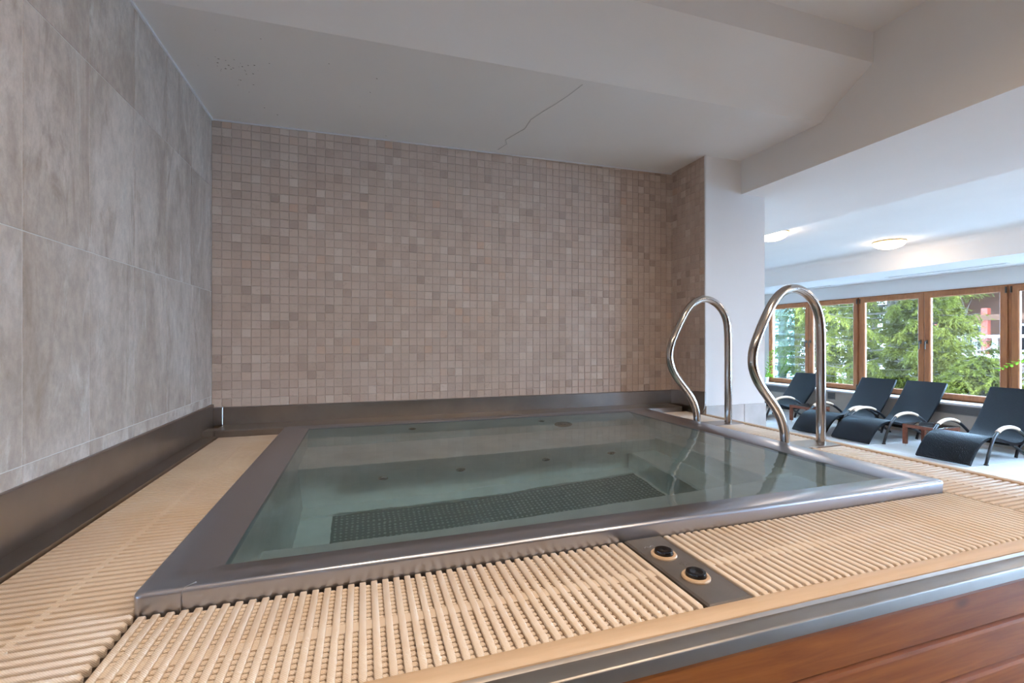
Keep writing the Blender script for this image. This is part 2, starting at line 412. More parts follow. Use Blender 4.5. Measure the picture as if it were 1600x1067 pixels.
# tiled return on the right of the alcove, end of the wall is the white column
wr = struct(MB().box(XR + 0.002, 2.816, 2.652, YE, 0, z(1.36)).build('wall_column', M['plaster']), 'white column end of the dividing wall')
rest = MB()
for c in range(8):
    for r in range(rows):
        y0 = YB - (c + 1) * 0.0462; zz = z(-0.382 + (r + 0.5) * P_)
        rest.cbox(XR - 0.004, XR + 0.003, y0 + 0.0012, y0 + 0.045, zz - 0.0238, zz + 0.0238, 0.0012, '-x')
o = rest.build('mosaic_return', M['mosaic'], wr); o['kind'] = 'stuff'
MB().box(XR - 0.001, XR + 0.004, 2.653, YB, z(-0.4), z(1.3)).build('grout_bed', M['grout'], wr)
MB().box(XR - 0.006, XR + 0.006, 2.640, 2.6525, z(-0.45), z(1.297)).build('corner_bead', M['white'], wr)
for (a, b_) in ((XR + 0.004, 2.617), (2.621, 2.820)):
    MB().cbox(a, b_, 2.642, 2.652, 0.0, z(-0.4585), 0.001, '-y').build('skirting_tile', M['marble'], wr)

# ceilings: alcove soffit, sloped step, upper ceiling, beam, lounge ceiling, window bulkhead
cm = MB()
za, zb_ = z(1.262), z(1.302)                         # the soffit is a little out of level
def soff(x): return za + (zb_ - za) * (x - XL) / (2.9 - XL)
x0, x1 = XL - 0.2, 2.9
s0, s1 = soff(x0), soff(x1)
cm.add([(x0, 2.042, s0), (x1, 2.042, s1), (x1, 3.3, s1), (x0, 3.3, s0), (x0, 1.747, z(1.488)), (x1, 1.747, z(1.488)), (x0, 1.747, z(ZC2)), (x1, 1.747, z(ZC2)),
        (x0, YF, z(ZC2)), (x1, YF, z(ZC2)), (x0, YF, z(2.1)), (x1, YF, z(2.1)), (x0, 3.3, z(2.1)), (x1, 3.3, z(2.1))],
       [(0, 1, 2, 3), (4, 5, 1, 0), (6, 7, 5, 4), (8, 9, 7, 6), (10, 11, 9, 8), (12, 13, 11, 10), (3, 2, 13, 12), (0, 3, 12, 10, 8, 6, 4), (1, 5, 7, 9, 11, 13, 2)])
ca = struct(cm.build('ceiling', M['plaster']), 'white painted ceiling over the alcove with a sloped step')
bm_ = struct(MB().box(2.6, 3.845, YF, YE, z(ZBM), z(2.1)).build('ceiling_beam', M['plaster']), 'wide dropped beam between alcove and lounge')
prof = [(3.84, ZCL)]
for k in range(9):                                  # a small cove where the lounge ceiling turns down
    th = math.pi / 2 * k / 8; prof.append((7.56 - 0.10 + 0.10 * math.sin(th), ZCL - 0.10 + 0.10 * math.cos(th)))
prof += [(7.56, ZBM), (XW + 0.3, ZBM), (XW + 0.3, 2.1), (3.84, 2.1)]
lc = struct(MB().prism([(a, z(b_)) for a, b_ in prof], YF, YE, 'y').build('ceiling_lounge', M['plaster'], None, True), 'white lounge ceiling stepping down to a bulkhead over the windows')
for (y0, y1, x) in ((3.86, 5.39, 8.33), (6.46, 7.2, 8.50)):
    v = tag(empty('slot_vent', (x, (y0 + y1) / 2, z(ZBM) - 0.012)), 'long slot air vent in the soffit nearest the right edge' if y0 < 5 else 'slot air vent in the soffit behind the near handrail', 'air vent', 'slot vents over the windows')
    MB().box(x - 0.045, x + 0.045, y0, y1, z(ZBM) - 0.006, z(ZBM) - 0.0005).build('vent_frame', M['white'], v)
    MB().box(x - 0.012, x + 0.012, y0 + 0.03, y1 - 0.03, z(ZBM) - 0.0075, z(ZBM) - 0.0055).build('vent_slot', M['slotdark'], v)
# cracks, flakes and mould spots on the alcove ceiling
def cpt(x, y): return (x, y, soff(x) - 0.0005)
cr = [(0.86, 2.96), (0.89, 2.86), (0.865, 2.80), (0.90, 2.70), (0.93, 2.62), (0.925, 2.50), (0.955, 2.40), (0.99, 2.30), (1.02, 2.20), (1.045, 2.08)]
m_ = MB(); m_.tube([(a, b_, soff(a) - 0.001) for a, b_ in cr], [(0.0035, 0.0015)] * len(cr), 6, flat=(0, 0, 1)); m_.build('crack', M['crack'], ca)
for k in range(46):
    a, b_ = (-0.58 + random.gauss(0, 0.05), 2.42 + random.gauss(0, 0.04)) if k < 28 else (random.uniform(-0.78, 0.2), random.uniform(2.15, 2.98))
    r = random.uniform(0.0010, 0.0032); n = 6
    m_ = MB(); m_.add([(a + r * math.cos(i * 1.047) * random.uniform(.6, 1.9), b_ + r * math.sin(i * 1.047) * random.uniform(.5, 1.3), soff(a) - 0.0012 - (i % 2) * 0.0004) for i in range(n)], [tuple(range(n))])
    o = m_.build('stain_spot', M['stain'], ca)
# sealant beads along ceiling corners
struct(MB().box(XL, XL + 0.008, 2.05, YB, z(1.2525), z(1.266)).build('trim_1', M['caulk']), 'white sealant line under the ceiling at the left wall')
struct(MB().prism([(XL, soff(XL) - 0.008), (XR, soff(XR) - 0.008), (XR, soff(XR) + 0.004), (XL, soff(XL) + 0.004)], YB - 0.009, YB, 'y').build('trim_2', M['caulk']), 'white sealant line under the ceiling at the mosaic wall')

# the rest of the room: window wall, end walls
ww = struct(MB().box(8.53, XW + 0.3, YF, YE, 0, z(-0.972)).build('wall_right', M['grout_stone']), 'low tiled wall under the windows')
for k in range(20):
    y0 = YE - 0.02 - (k + 1) * 0.6
    if y0 > YF: MB().cbox(8.518, 8.531, y0 + 0.0015, y0 + 0.5985, 0.08, z(-0.973), 0.0012, '-x').build('tile', M['walltile'], ww)
MB().box(8.510, 8.531, YF, YE, 0.0, 0.078).build('skirting', M['walltile'], ww)
struct(MB().cbox(8.47, XW - 0.03, YF, YE, z(-0.972), z(-0.940), 0.004, '-x').build('trim_9', M['whitestone']), 'white stone window sill')
wu = struct(MB().box(XW - 0.02, XW + 0.3, YF, YE, z(0.81), z(1.2)).build('wall_lintel', M['plaster']), 'white wall strip above the windows')
MB().box(XW - 0.045, XW - 0.02, YF, YE, z(0.81), z(0.835)).build('lintel_edge', M['white'], wu)
struct(MB().box(2.8, XW + 0.14, YE, YE + 0.2, 0, z(1.5)).build('wall_far', M['plaster']), 'white end wall behind the loungers')
struct(MB().box(XW - 0.03, XW + 0.14, 8.19, YE, z(-0.98), z(0.9)).build('trim_3', M['white']), 'white wall reveal beside the last window')
struct(MB().box(XL - 0.2, XW + 0.3, YF - 0.2, YF, 0, z(2.0)).build('wall_near', M['darkwood']), 'wall behind the viewpoint')

# windows: pairs of casements
ends = [8.19, 6.17, 4.07, 1.97, -0.13, -2.23]
WT, WBm = 0.81, -0.94
for n in range(5):
    ya, yb = ends[n], ends[n + 1]
    wv = struct(empty('window_%d' % (n + 1), (XW, (ya + yb) / 2, z(WBm))), 'timber casement window, pair %d from the far end' % (n + 1))
    f = MB(); fw = 0.045
    f.box(XW - 0.03, XW + 0.05, yb, ya, z(WT) - fw, z(WT)); f.box(XW - 0.03, XW + 0.05, yb, ya, z(WBm), z(WBm) + fw)
    for (p0, p1) in ((yb, yb + fw), (ya - fw, ya)): f.box(XW - 0.03, XW + 0.05, p0, p1, z(WBm) + fw, z(WT) - fw)
    f.build('frame', M['oak'], wv)
    mid = (ya + yb) / 2
    for si, (p0, p1) in enumerate(((mid + 0.004, ya - 0.02), (yb + 0.02, mid - 0.004))):
        sw = 0.088; s0_, s1_ = z(WBm) + 0.02, z(WT) - 0.02; sx0, sx1 = XW - 0.06, XW - 0.005
        sm = MB()
        ring = []
        for (inx, xx) in ((0, sx1), (0, sx0 + 0.008), (0.008, sx0), (sw - 0.012, sx0), (sw, sx0 + 0.014), (sw, sx1)):
            ring.append([(xx, p0 + inx, s0_ + inx), (xx, p1 - inx, s0_ + inx), (xx, p1 - inx, s1_ - inx), (xx, p0 + inx, s1_ - inx)])
        V = [q for r in ring for q in r]; F = []
        for k in range(6):
            for i in range(4): F.append((k * 4 + i, k * 4 + (i + 1) % 4, ((k + 1) % 6) * 4 + (i + 1) % 4, ((k + 1) % 6) * 4 + i))
        sm.add(V, F); sash = sm.build('sash', M['oak'], wv)
        MB().box(XW - 0.030, XW - 0.024, p0 + sw - 0.005, p1 - sw + 0.005, s0_ + sw - 0.005, s1_ - sw + 0.005).build('pane', M['glass'], sash)
        # handle at the meeting stile
        hy = (p0 + 0.040) if si == 0 else (p1 - 0.040); hz = z(-0.02)
        h = MB(); h.cbox(sx0 - 0.010, sx0, hy - 0.013, hy + 0.013, hz - 0.03, hz + 0.03, 0.003, '-x')
        h.tube([(sx0 - 0.01, hy, hz + 0.01), (sx0 - 0.045, hy, hz + 0.01), (sx0 - 0.05, hy, hz - 0.005), (sx0 - 0.05, hy, hz - 0.12)], 0.009, 8)
        h.build('handle', M['darkmetal'], sash)
        # hinges at the outer stile
        gy = (p1 - 0.008) if si == 0 else (p0 + 0.008)
        for hz_ in (s0_ + 0.06, s1_ - 0.06):
            MB().tube([(sx0 - 0.010, gy, hz_ - 0.045), (sx0 - 0.010, gy, hz_ + 0.045)], 0.011, 8).build('hinge', M['darkmetal'], sash)

# grilles in the wall under the sill
def grille(y0, y1, z0, z1, label, n):
    g = tag(empty('vent_grille', (8.514, (y0 + y1) / 2, z(z0))), label, 'vent grille', 'grilles under the window sill')
    fr = MB(); x0, x1 = 8.504, 8.517
    MB().box(8.5135, 8.5175, y0, y1, z(z0), z(z1)).build('backing', M['black'], g)
    fr.box(x0, x1, y0 - .008, y0, z(z0) - .008, z(z1) + .008).box(x0, x1, y1, y1 + .008, z(z0) - .008, z(z1) + .008)
    fr.box(x0, x1, y0, y1, z(z1), z(z1) + .008).box(x0, x1, y0, y1, z(z0) - .008, z(z0)); fr.build('frame', M['grille'], g)
    for k in range(n):
        zz = z(z0) + (k + 0.5) * (z1 - z0) / n
        MB().box(x0 + 0.002, 8.5125, y0, y1, zz - 0.005, zz + 0.004).build('slat', M['grille'], g)
grille(3.95, 4.95, -1.10, -0.995, 'long grey slatted grille under the sill beside the nearest lounger', 7)
grille(7.15, 8.1, -1.10, -0.995, 'slatted grille under the sill behind the farthest lounger', 7)
grille(6.42, 6.55, -1.11, -1.0, 'small square grille beside the handrail post under the sill', 6)

# ------------------------------------------------------------------ steel upstands round the alcove
def tr(n, mb, label, m='steel', smooth=False): return struct(mb.build('trim_%d' % n, M[m], None, smooth), label)
tr(4, MB().cbox(XL, XL + 0.012, YF + 2.2, YB, z(-0.515), z(-0.362), 0.003, 'x').box(XL, XL + 0.075, YF + 2.2, YB - 0.012, z(-0.56), z(-0.512)), 'steel upstand and gutter along the left wall')
tr(5, MB().cbox(XL + 0.055, XR, YB - 0.016, YB, z(-0.485), z(-0.382), 0.003, '-y'), 'steel upstand along the foot of the mosaic wall')
tr(6, MB().cbox(-0.758, 2.227, 2.822, YB, z(-0.60), z(-0.481), 0.006, '-y'), 'steel ledge behind the tub')
tr(7, MB().prism([(2.66, -0.56), (YB, -0.56), (YB, -0.375), (2.637, -0.352), (2.637, -0.44), (2.642, -0.47), (2.655, -0.495), (2.675, -0.515)][::-1], XR - 0.014, XR - 0.004, 'x').build if False else
   MB().prism([(y, z(q)) for y, q in [(2.70, -0.53), (YB, -0.53), (YB, -0.378), (2.637, -0.355), (2.637, -0.44), (2.643, -0.47), (2.658, -0.50), (2.68, -0.52)]], XR - 0.014, XR - 0.004, 'x'), 'steel upstand on the alcove return with a rounded end')
# small folded corner caps
tr(8, MB().cbox(XL + 0.010, XL + 0.060, YB - 0.022, YB, z(-0.484), z(-0.379), 0.003, '-y').box(-0.808, -0.757, 2.815, 2.90, z(-0.53), z(-0.481)), 'steel corner cover where both upstands meet')

# ------------------------------------------------------------------ the tub
WZ = -0.4865
tub = tag(empty('hot_tub', (0.74, 1.93, z(-1.30))), 'sunken stainless steel whirlpool tub full of water', 'hot tub')
rings = [((-.408, 1.893, 1.052, 2.821), -.56), ((-.415, 1.900, 1.044, 2.821), -.530), ((-.416, 1.901, 1.042, 2.821), -.488), ((-.4150, 1.900, 1.0432, 2.821), -.4835),
         ((-.4115, 1.8965, 1.0467, 2.821), -.4798), ((-.406, 1.891, 1.052, 2.82), -.4785), ((-.288, 1.745, 1.137, 2.76), -.4845), ((-.284, 1.741, 1.141, 2.756), -.489), ((-.284, 1.741, 1.141, 2.756), -.53)]
V = []; F = []
def rrect(r, rad):                                  # rectangle with small rounded corners
    x0, x1, y0, y1 = r; out = []
    for (cx, cy, a0) in ((x0 + rad, y0 + rad, 180), (x1 - rad, y0 + rad, 270), (x1 - rad, y1 - rad, 0), (x0 + rad, y1 - rad, 90)):
        for k in range(5):
            th = math.radians(a0 + 22.5 * k); out.append((cx + rad * math.cos(th), cy + rad * math.sin(th)))
    return out
for i, (r, zz) in enumerate(rings):
    for q in rrect(r, 0.018 if i < 6 else 0.006): V.append((*q, z(zz)))
for i in range(len(rings) - 1):
    for k in range(20): F.append((i * 20 + k, i * 20 + (k + 1) % 20, (i + 1) * 20 + (k + 1) % 20, (i + 1) * 20 + k))
MB().add(V, F).build('rim', M['steel_rim'], tub, True)
# weld seam on the front rim
MB().tube([(-0.335, 1.040, z(-.53)), (-0.335, 1.0405, z(-.497)), (-0.333, 1.043, z(-.4835)), (-0.33, 1.047, z(-.4795)), (-0.315, 1.062, z(-.4785))], 0.0009, 6).build('weld_seam', M['steel_rim'], tub)
ix0, ix1, iy0, iy1, zf = -.286, 1.743, 1.139, 2.758, -1.27
sh = MB()
t_, bt = z(-.50), z(zf)
sh.add([(ix0, iy0, t_), (ix1, iy0, t_), (ix1, iy1, t_), (ix0, iy1, t_), (ix0 + .03, iy0, bt), (ix1 - .03, iy0, bt), (ix1 - .03, iy1, bt), (ix0 + .03, iy1, bt)],
       [(0, 1, 5, 4), (1, 2, 6, 5), (2, 3, 7, 6), (3, 0, 4, 7)])
sh.build('basin_wall', M['steel_tub'], tub)
MB().box(ix0, ix1, iy0, iy1, bt - 0.02, bt).build('basin_floor', M['steel_tub'], tub)
MB().box(ix0 + 0.16, ix1 - 0.36, 1.50, 2.15, bt, bt + 0.003).build('studded_floor_panel', M['steel_floor'], tub)
ZB_ = -0.79
def bench(prof, name): return MB().prism([(y, z(q)) for y, q in prof], ix0 + 0.004, ix1 - 0.004, 'x').build(name, M['steel_tub'], tub, True)
bench([(iy1 - .002, -.51), (2.605, ZB_), (2.245, ZB_), (2.228, ZB_ - .006), (2.222, ZB_ - .02), (2.24, zf), (iy1 - .002, zf)], 'seat_bench')
bench([(iy0 + .002, zf), (1.47, zf), (1.488, ZB_ - .02), (1.482, ZB_ - .006), (1.466, ZB_), (iy0 + .002, ZB_)], 'seat_bench')
MB().box(ix0 + 0.03, ix1 - 0.03, 2.15, 2.24, bt, bt + 0.02).build('foot_strip', M['steel_tub'], tub)
for (x0, x1, d) in ((1.57, ix1 - .005, .27), (1.40, 1.57, .53)):
    MB().cbox(x0, x1, 1.49, 2.225, bt, z(WZ - d), 0.01).build('step', M['steel_tub'], tub)
def jet(x, y, zz, tilt, r=0.028):
    m_ = MB(); m_.lathe([(r, 0), (r, .005), (r * .8, .009), (r * .55, .009), (r * .45, .004), (r * .3, .004), (r * .25, .012), (0.0, .013)], (0, 0, 0), 20)
    R_ = Matrix.Rotation(tilt, 4, 'X'); m_.v = [tuple(R_ @ Vector(p) + Vector((x, y, zz))) for p in m_.v]
    m_.build('jet', M['chrome'], tub, True)
for (x, q) in ((0.09, -1.0), (0.455, -.985), (0.905, -.97), (1.29, -.985)): jet(x, 2.2245, z(q), math.radians(90), 0.022)
for (x, q) in ((0.27, -.60), (1.07, -.60)): jet(x, 2.758 - (-.51 - q) * 0.545, z(q), math.radians(61), 0.022)
jet(1.20, 2.66, z(-.69), math.radians(61), 0.06)
wm = MB(); wr_ = (-.2855, 1.7425, 1.1395, 2.7575)
wm.add([(wr_[0], wr_[2], z(WZ)), (wr_[1], wr_[2], z(WZ)), (wr_[1], wr_[3], z(WZ)), (wr_[0], wr_[3], z(WZ))], [(0, 1, 2, 3)])
wo = wm.build('tub_water', M['water'], None, True); wo.cycles.is_caustics_caster = True
for o in kids(tub): o.cycles.is_caustics_receiver = True
tag(wo, 'clear still teal water filling the steel tub', 'water', kind='stuff')

# ------------------------------------------------------------------ deck gratings
DZ = -0.517; PT = 0.0232
def slat_mesh(name, L, axis):
    w0, w1, h = 0.0066, 0.0062, 0.016
    sec = [(-0.0045, -h), (0.0045, -h), (w0, -0.0035), (w1, -0.0010), (w1 * .78, 0.0), (-w1 * .78, 0.0), (-w1, -0.0010), (-w0, -0.0035)]
    V = []; F = []
    for (t, k, dz) in ((-L / 2, .75, -.0045), (-L / 2 + .006, 1, 0), (L / 2 - .006, 1, 0), (L / 2, .75, -.0045)):
        for (a, b_) in sec:
            b2 = b_ + (dz if b_ > -.01 else 0)
            V.append((t, a * k, b2) if axis == 'x' else (a * k, t, b2))
    for i in range(3):
        for k in range(8): F.append((i * 8 + k, i * 8 + (k + 1) % 8, (i + 1) * 8 + (k + 1) % 8, (i + 1) * 8 + k))
    F += [tuple(range(8)), tuple(range(24, 32))]
    return mesh_from(name, V, F, M['cream'], True)
def rods(g, x0, x1, y0, y1, along, name, pitch=0.0157, r=0.0042, zc=-0.0105, skip=()):
    m_ = MB()
    lo, hi = (y0, y1) if along == 'x' else (x0, x1)
    n = int((hi - lo) / pitch)
    for k in range(n):
        c = lo + (k + 0.7) * pitch
        pr = [(c + r * math.cos(a), z(DZ) + zc + r * math.sin(a)) for a in (math.radians(d) for d in (0, 50, 90, 130, 180, 270))]
        if along == 'x': m_.prism(pr, x0, x1, 'x')
        else: m_.prism(pr, y0, y1, 'y')
    o = m_.build(name, M['cream'], g); o['kind'] = 'stuff'; return o
sm_f = slat_mesh('slat', 0.305, 'y'); sm_l = slat_mesh('slat', 0.325, 'x'); sm_r = slat_mesh('slat', 0.342, 'x')
g = tag(empty('overflow_grating', (-0.575, 1.78, z(DZ) - .03)), 'cream slatted overflow grating between tub and left wall', 'grating', 'overflow gratings round the tub')
for k in range(91):
    y = 0.742 + k * PT
    if y < 2.815: link('slat', sm_l, g, loc=(-0.576, y, z(DZ)))
rods(g, -0.735, -0.42, 0.735, 2.815, 'y', 'cross_ribs')
MB().box(-0.579, -0.565, 0.735, 2.815, z(DZ) - .012, z(DZ) - .0012).build('link_rod', M['cream'], g)
g = tag(empty('overflow_grating', (0.75, 0.885, z(DZ) - .03)), 'cream slatted overflow grating along the front of the tub', 'grating', 'overflow gratings round the tub')
tong = MB()
for k in range(99):
    x = -0.395 + k * PT
    if 0.632 < x < 0.760: continue
    link('slat', sm_f, g, loc=(x, 0.888, z(DZ)))
    if x < 0.60:                                     # comb teeth between the slats
        for q in range(22):
            y = 0.744 + q * 0.0135
            if abs(y - 0.885) < 0.008: continue
            x0_, x1_ = x + 0.0050, x + 0.0162
            zt = z(DZ) - 0.0052
            V = []
            for (xx, s_) in ((x0_, 1), (x1_ - .003, 1), (x1_, .55)):
                for (a, b_) in ((-.0048, -.006), (-.0046, -.0018), (-.0028, 0), (.0028, 0), (.0046, -.0018), (.0048, -.006)): V.append((xx, y + a * s_, zt + b_ - (1 - s_) * .004))
            F = [(i * 6 + k2, i * 6 + k2 + 1, i * 6 + 7 + k2, i * 6 + 6 + k2) for i in range(2) for k2 in range(5)] + [(12, 13, 14, 15, 16, 17)]
            tong.add(V, F)
o = tong.build('comb_teeth', M['cream'], g); o['kind'] = 'stuff'
rods(g, -0.40, 0.632, 0.735, 1.04, 'x', 'cross_ribs', 0.0157, 0.0035, -0.016)
rods(g, 0.765, 1.905, 0.735, 1.04, 'x', 'cross_ribs', 0.0157, 0.0038, -0.0115)
for (a, b_) in ((-0.40, 0.632), (0.765, 1.905)): MB().box(a, b_, 0.8715, 0.8985, z(DZ) - .012, z(DZ) - .0042).build('link_rod', M['cream'], g)
g = tag(empty('overflow_grating', (2.075, 1.78, z(DZ) - .03)), 'cream slatted overflow grating on the handrail side of the tub', 'grating', 'overflow gratings round the tub')
RY = (1.735, 2.345)
for k in range(91):
    y = 0.742 + k * PT
    if y > 2.815 or any(abs(y - r) < 0.066 for r in RY): continue
    link('slat', sm_r, g, loc=(2.085, y, z(DZ)))
MB().box(2.068, 2.084, 0.735, 2.815, z(DZ) - .012, z(DZ) - .0012).build('link_rod', M['cream'], g)
rods(g, 1.915, 2.25, 0.735, 2.815, 'y', 'cross_ribs')
# control plate with two air buttons
cp = tag(empty('control_plate', (0.695, 0.888, z(DZ) - .016)), 'grey control plate with two black push buttons beside the tub', 'control panel')
MB().cbox(0.641, 0.751, 0.733, 1.041, z(DZ) - .016, z(DZ) + .001, 0.004).build('plate', M['plate'], cp)
for (x, y) in ((0.688, 0.940), (0.690, 0.830)):
    ringo = MB().lathe([(0.030, 0), (0.0305, .003), (0.0285, .006), (0.0235, .0065), (0.0225, .004)], (x, y, z(DZ) + .001), 36).build('button_ring', M['trimcream'], cp, True)
    MB().lathe([(0.0215, 0), (0.0218, .007), (0.0205, .0105), (0.017, .0115), (0.009, .0100), (0, .0095)], (x, y, z(DZ) + .0045), 36).build('button', M['button'], ringo, True)
# small raised icons on the plate
for pts in ([(0.664, .985), (0.672, .992), (0.680, .986), (0.688, .993), (0.694, .988)], [(0.712, .872), (0.700, .878), (0.706, .886), (0.696, .892), (0.712, .889)]):
    MB().tube([(a, b_, z(DZ) + .0012) for a, b_ in pts], 0.0010, 6).build('icon', M['steel'], cp)

# deck frame: trims, steel edge, pan, pine cladding
sr = tag(empty('tub_surround', (0.75, 0.66, 0)), 'raised deck surround clad in stained pine with a steel edge', 'tub surround')
MB().prism([(0.692, z(DZ) - .018), (0.731, z(DZ) - .018), (0.731, z(DZ) + .0005), (0.727, z(DZ) + .003), (0.699, z(DZ) + .003), (0.693, z(DZ) - .002)], XL + .012, 2.315, 'x').build('front_trim', M['trimcream'], sr, True)
MB().prism([(x, q) for x, q in ((2.262, z(DZ) - .018), (2.302, z(DZ) - .018), (2.302, z(DZ) - .002), (2.296, z(DZ) + .003), (2.268, z(DZ) + .003), (2.262, z(DZ) + .0005))], 0.70, 2.636, 'y').build('side_trim', M['trimcream'], sr, True)
MB().prism([(0.73, z(DZ) - .03), (0.73, z(DZ) - .012), (0.693, z(DZ) - .006), (0.688, z(DZ) - .001), (0.685, z(DZ) - .005), (0.6835, z(DZ) - .0065), (0.6535, z(DZ) - .0065), (0.6505, z(DZ) - .0075), (0.6490, z(DZ) - .0100), (0.6480, z(DZ) - .032), (0.655, z(DZ) - .032)], XL + .012, 2.33, 'x').build('steel_edge', M['steel_edge'], sr, True)
MB().prism([(x, q) for x, q in ((2.27, z(DZ) - .03), (2.30, z(DZ) - .012), (2.325, z(DZ) - .008), (2.334, z(DZ) - .012), (2.336, z(DZ) - .034), (2.328, z(DZ) - .034))], 0.655, 2.636, 'y').build('steel_edge', M['steel_rim'], sr, True)
MB().box(XL + .02, 2.30, 0.70, 1.06, z(-.62), z(-.60)).box(XL + .02, -.40, 1.06, 2.83, z(-.62), z(-.60)).box(1.885, 2.262, 1.06, 2.83, z(-.62), z(-.60)).build('gutter_pan', M['steel'], sr)
zt = z(DZ) - .032; pw = 0.096; k = 0
while zt - k * pw > 0.03:
    a = max(0.01, zt - (k + 1) * pw); b_ = zt - k * pw
    MB().prism([(0.70, a), (0.70, b_), (0.676, b_), (0.662, b_ - .009), (0.660, b_ - .016), (0.660, a + .004), (0.664, a)], XL + .012, 2.325, 'x').build('plank', M['pine'], sr)
    MB().prism([(2.29, a), (2.29, b_), (2.31, b_), (2.324, b_ - .009), (2.325, b_ - .016), (2.325, a + .004), (2.321, a)], 0.70, 2.636, 'y').build('plank', M['pine'], sr)
    k += 1

# ------------------------------------------------------------------ handrails
def catmull(P, n=8):
    P = [Vector(p) for p in P]; P = [P[0] * 2 - P[1]] + P + [P[-1] * 2 - P[-2]]; out = []
    for i in range(1, len(P) - 2):
        for k in range(n):
            t = k / n; a, b_, c, d = P[i - 1:i + 3]
            out.append(0.5 * ((2 * b_) + (c - a) * t + (2 * a - 5 * b_ + 4 * c - d) * t * t + (3 * b_ - a - 3 * c + d) * t ** 3))
    out.append(P[-2]); return out
def smooth_pts(P, it):
    P = [Vector(p) for p in P]
    for _ in range(it): P = [P[0]] + [(P[i - 1] + P[i] * 2 + P[i + 1]) / 4 for i in range(1, len(P) - 1)] + [P[-1]]
    return P
RP = [(1.972, -0.520), (1.970, -0.46), (1.955, -0.390), (1.915, -0.325), (1.855, -0.263), (1.793, -0.197), (1.760, -0.120), (1.767, -0.048), (1.797, 0.015), (1.843, 0.106), (1.891, 0.190), (1.951, 0.248), (2.022, 0.268), (2.097, 0.252), (2.165, 0.200), (2.200, 0.130), (2.207, 0.060), (2.207, -0.10), (2.207, -0.30), (2.207, -0.520)]
for i, y in enumerate(RY):
    h = tag(empty('handrail', (2.09, y, z(DZ))), 'curved polished steel handrail nearer the viewer' if i == 0 else 'curved polished steel handrail farther back, in front of the mosaic wall', 'handrail', 'handrails at the tub steps')
    dx = 0 if i == 0 else -0.012
    MB().tube([(p.x + dx, y, z(p.y)) for p in smooth_pts(catmull([(a, b_, 0) for a, b_ in RP]), 70)], 0.0215, 20).build('rail_tube', M['chrome'], h, True)
    MB().cbox(1.915, 2.258, y - 0.065, y + 0.065, z(DZ) - .016, z(DZ) + .002, 0.002).build('base_plate', M['steel'], h)

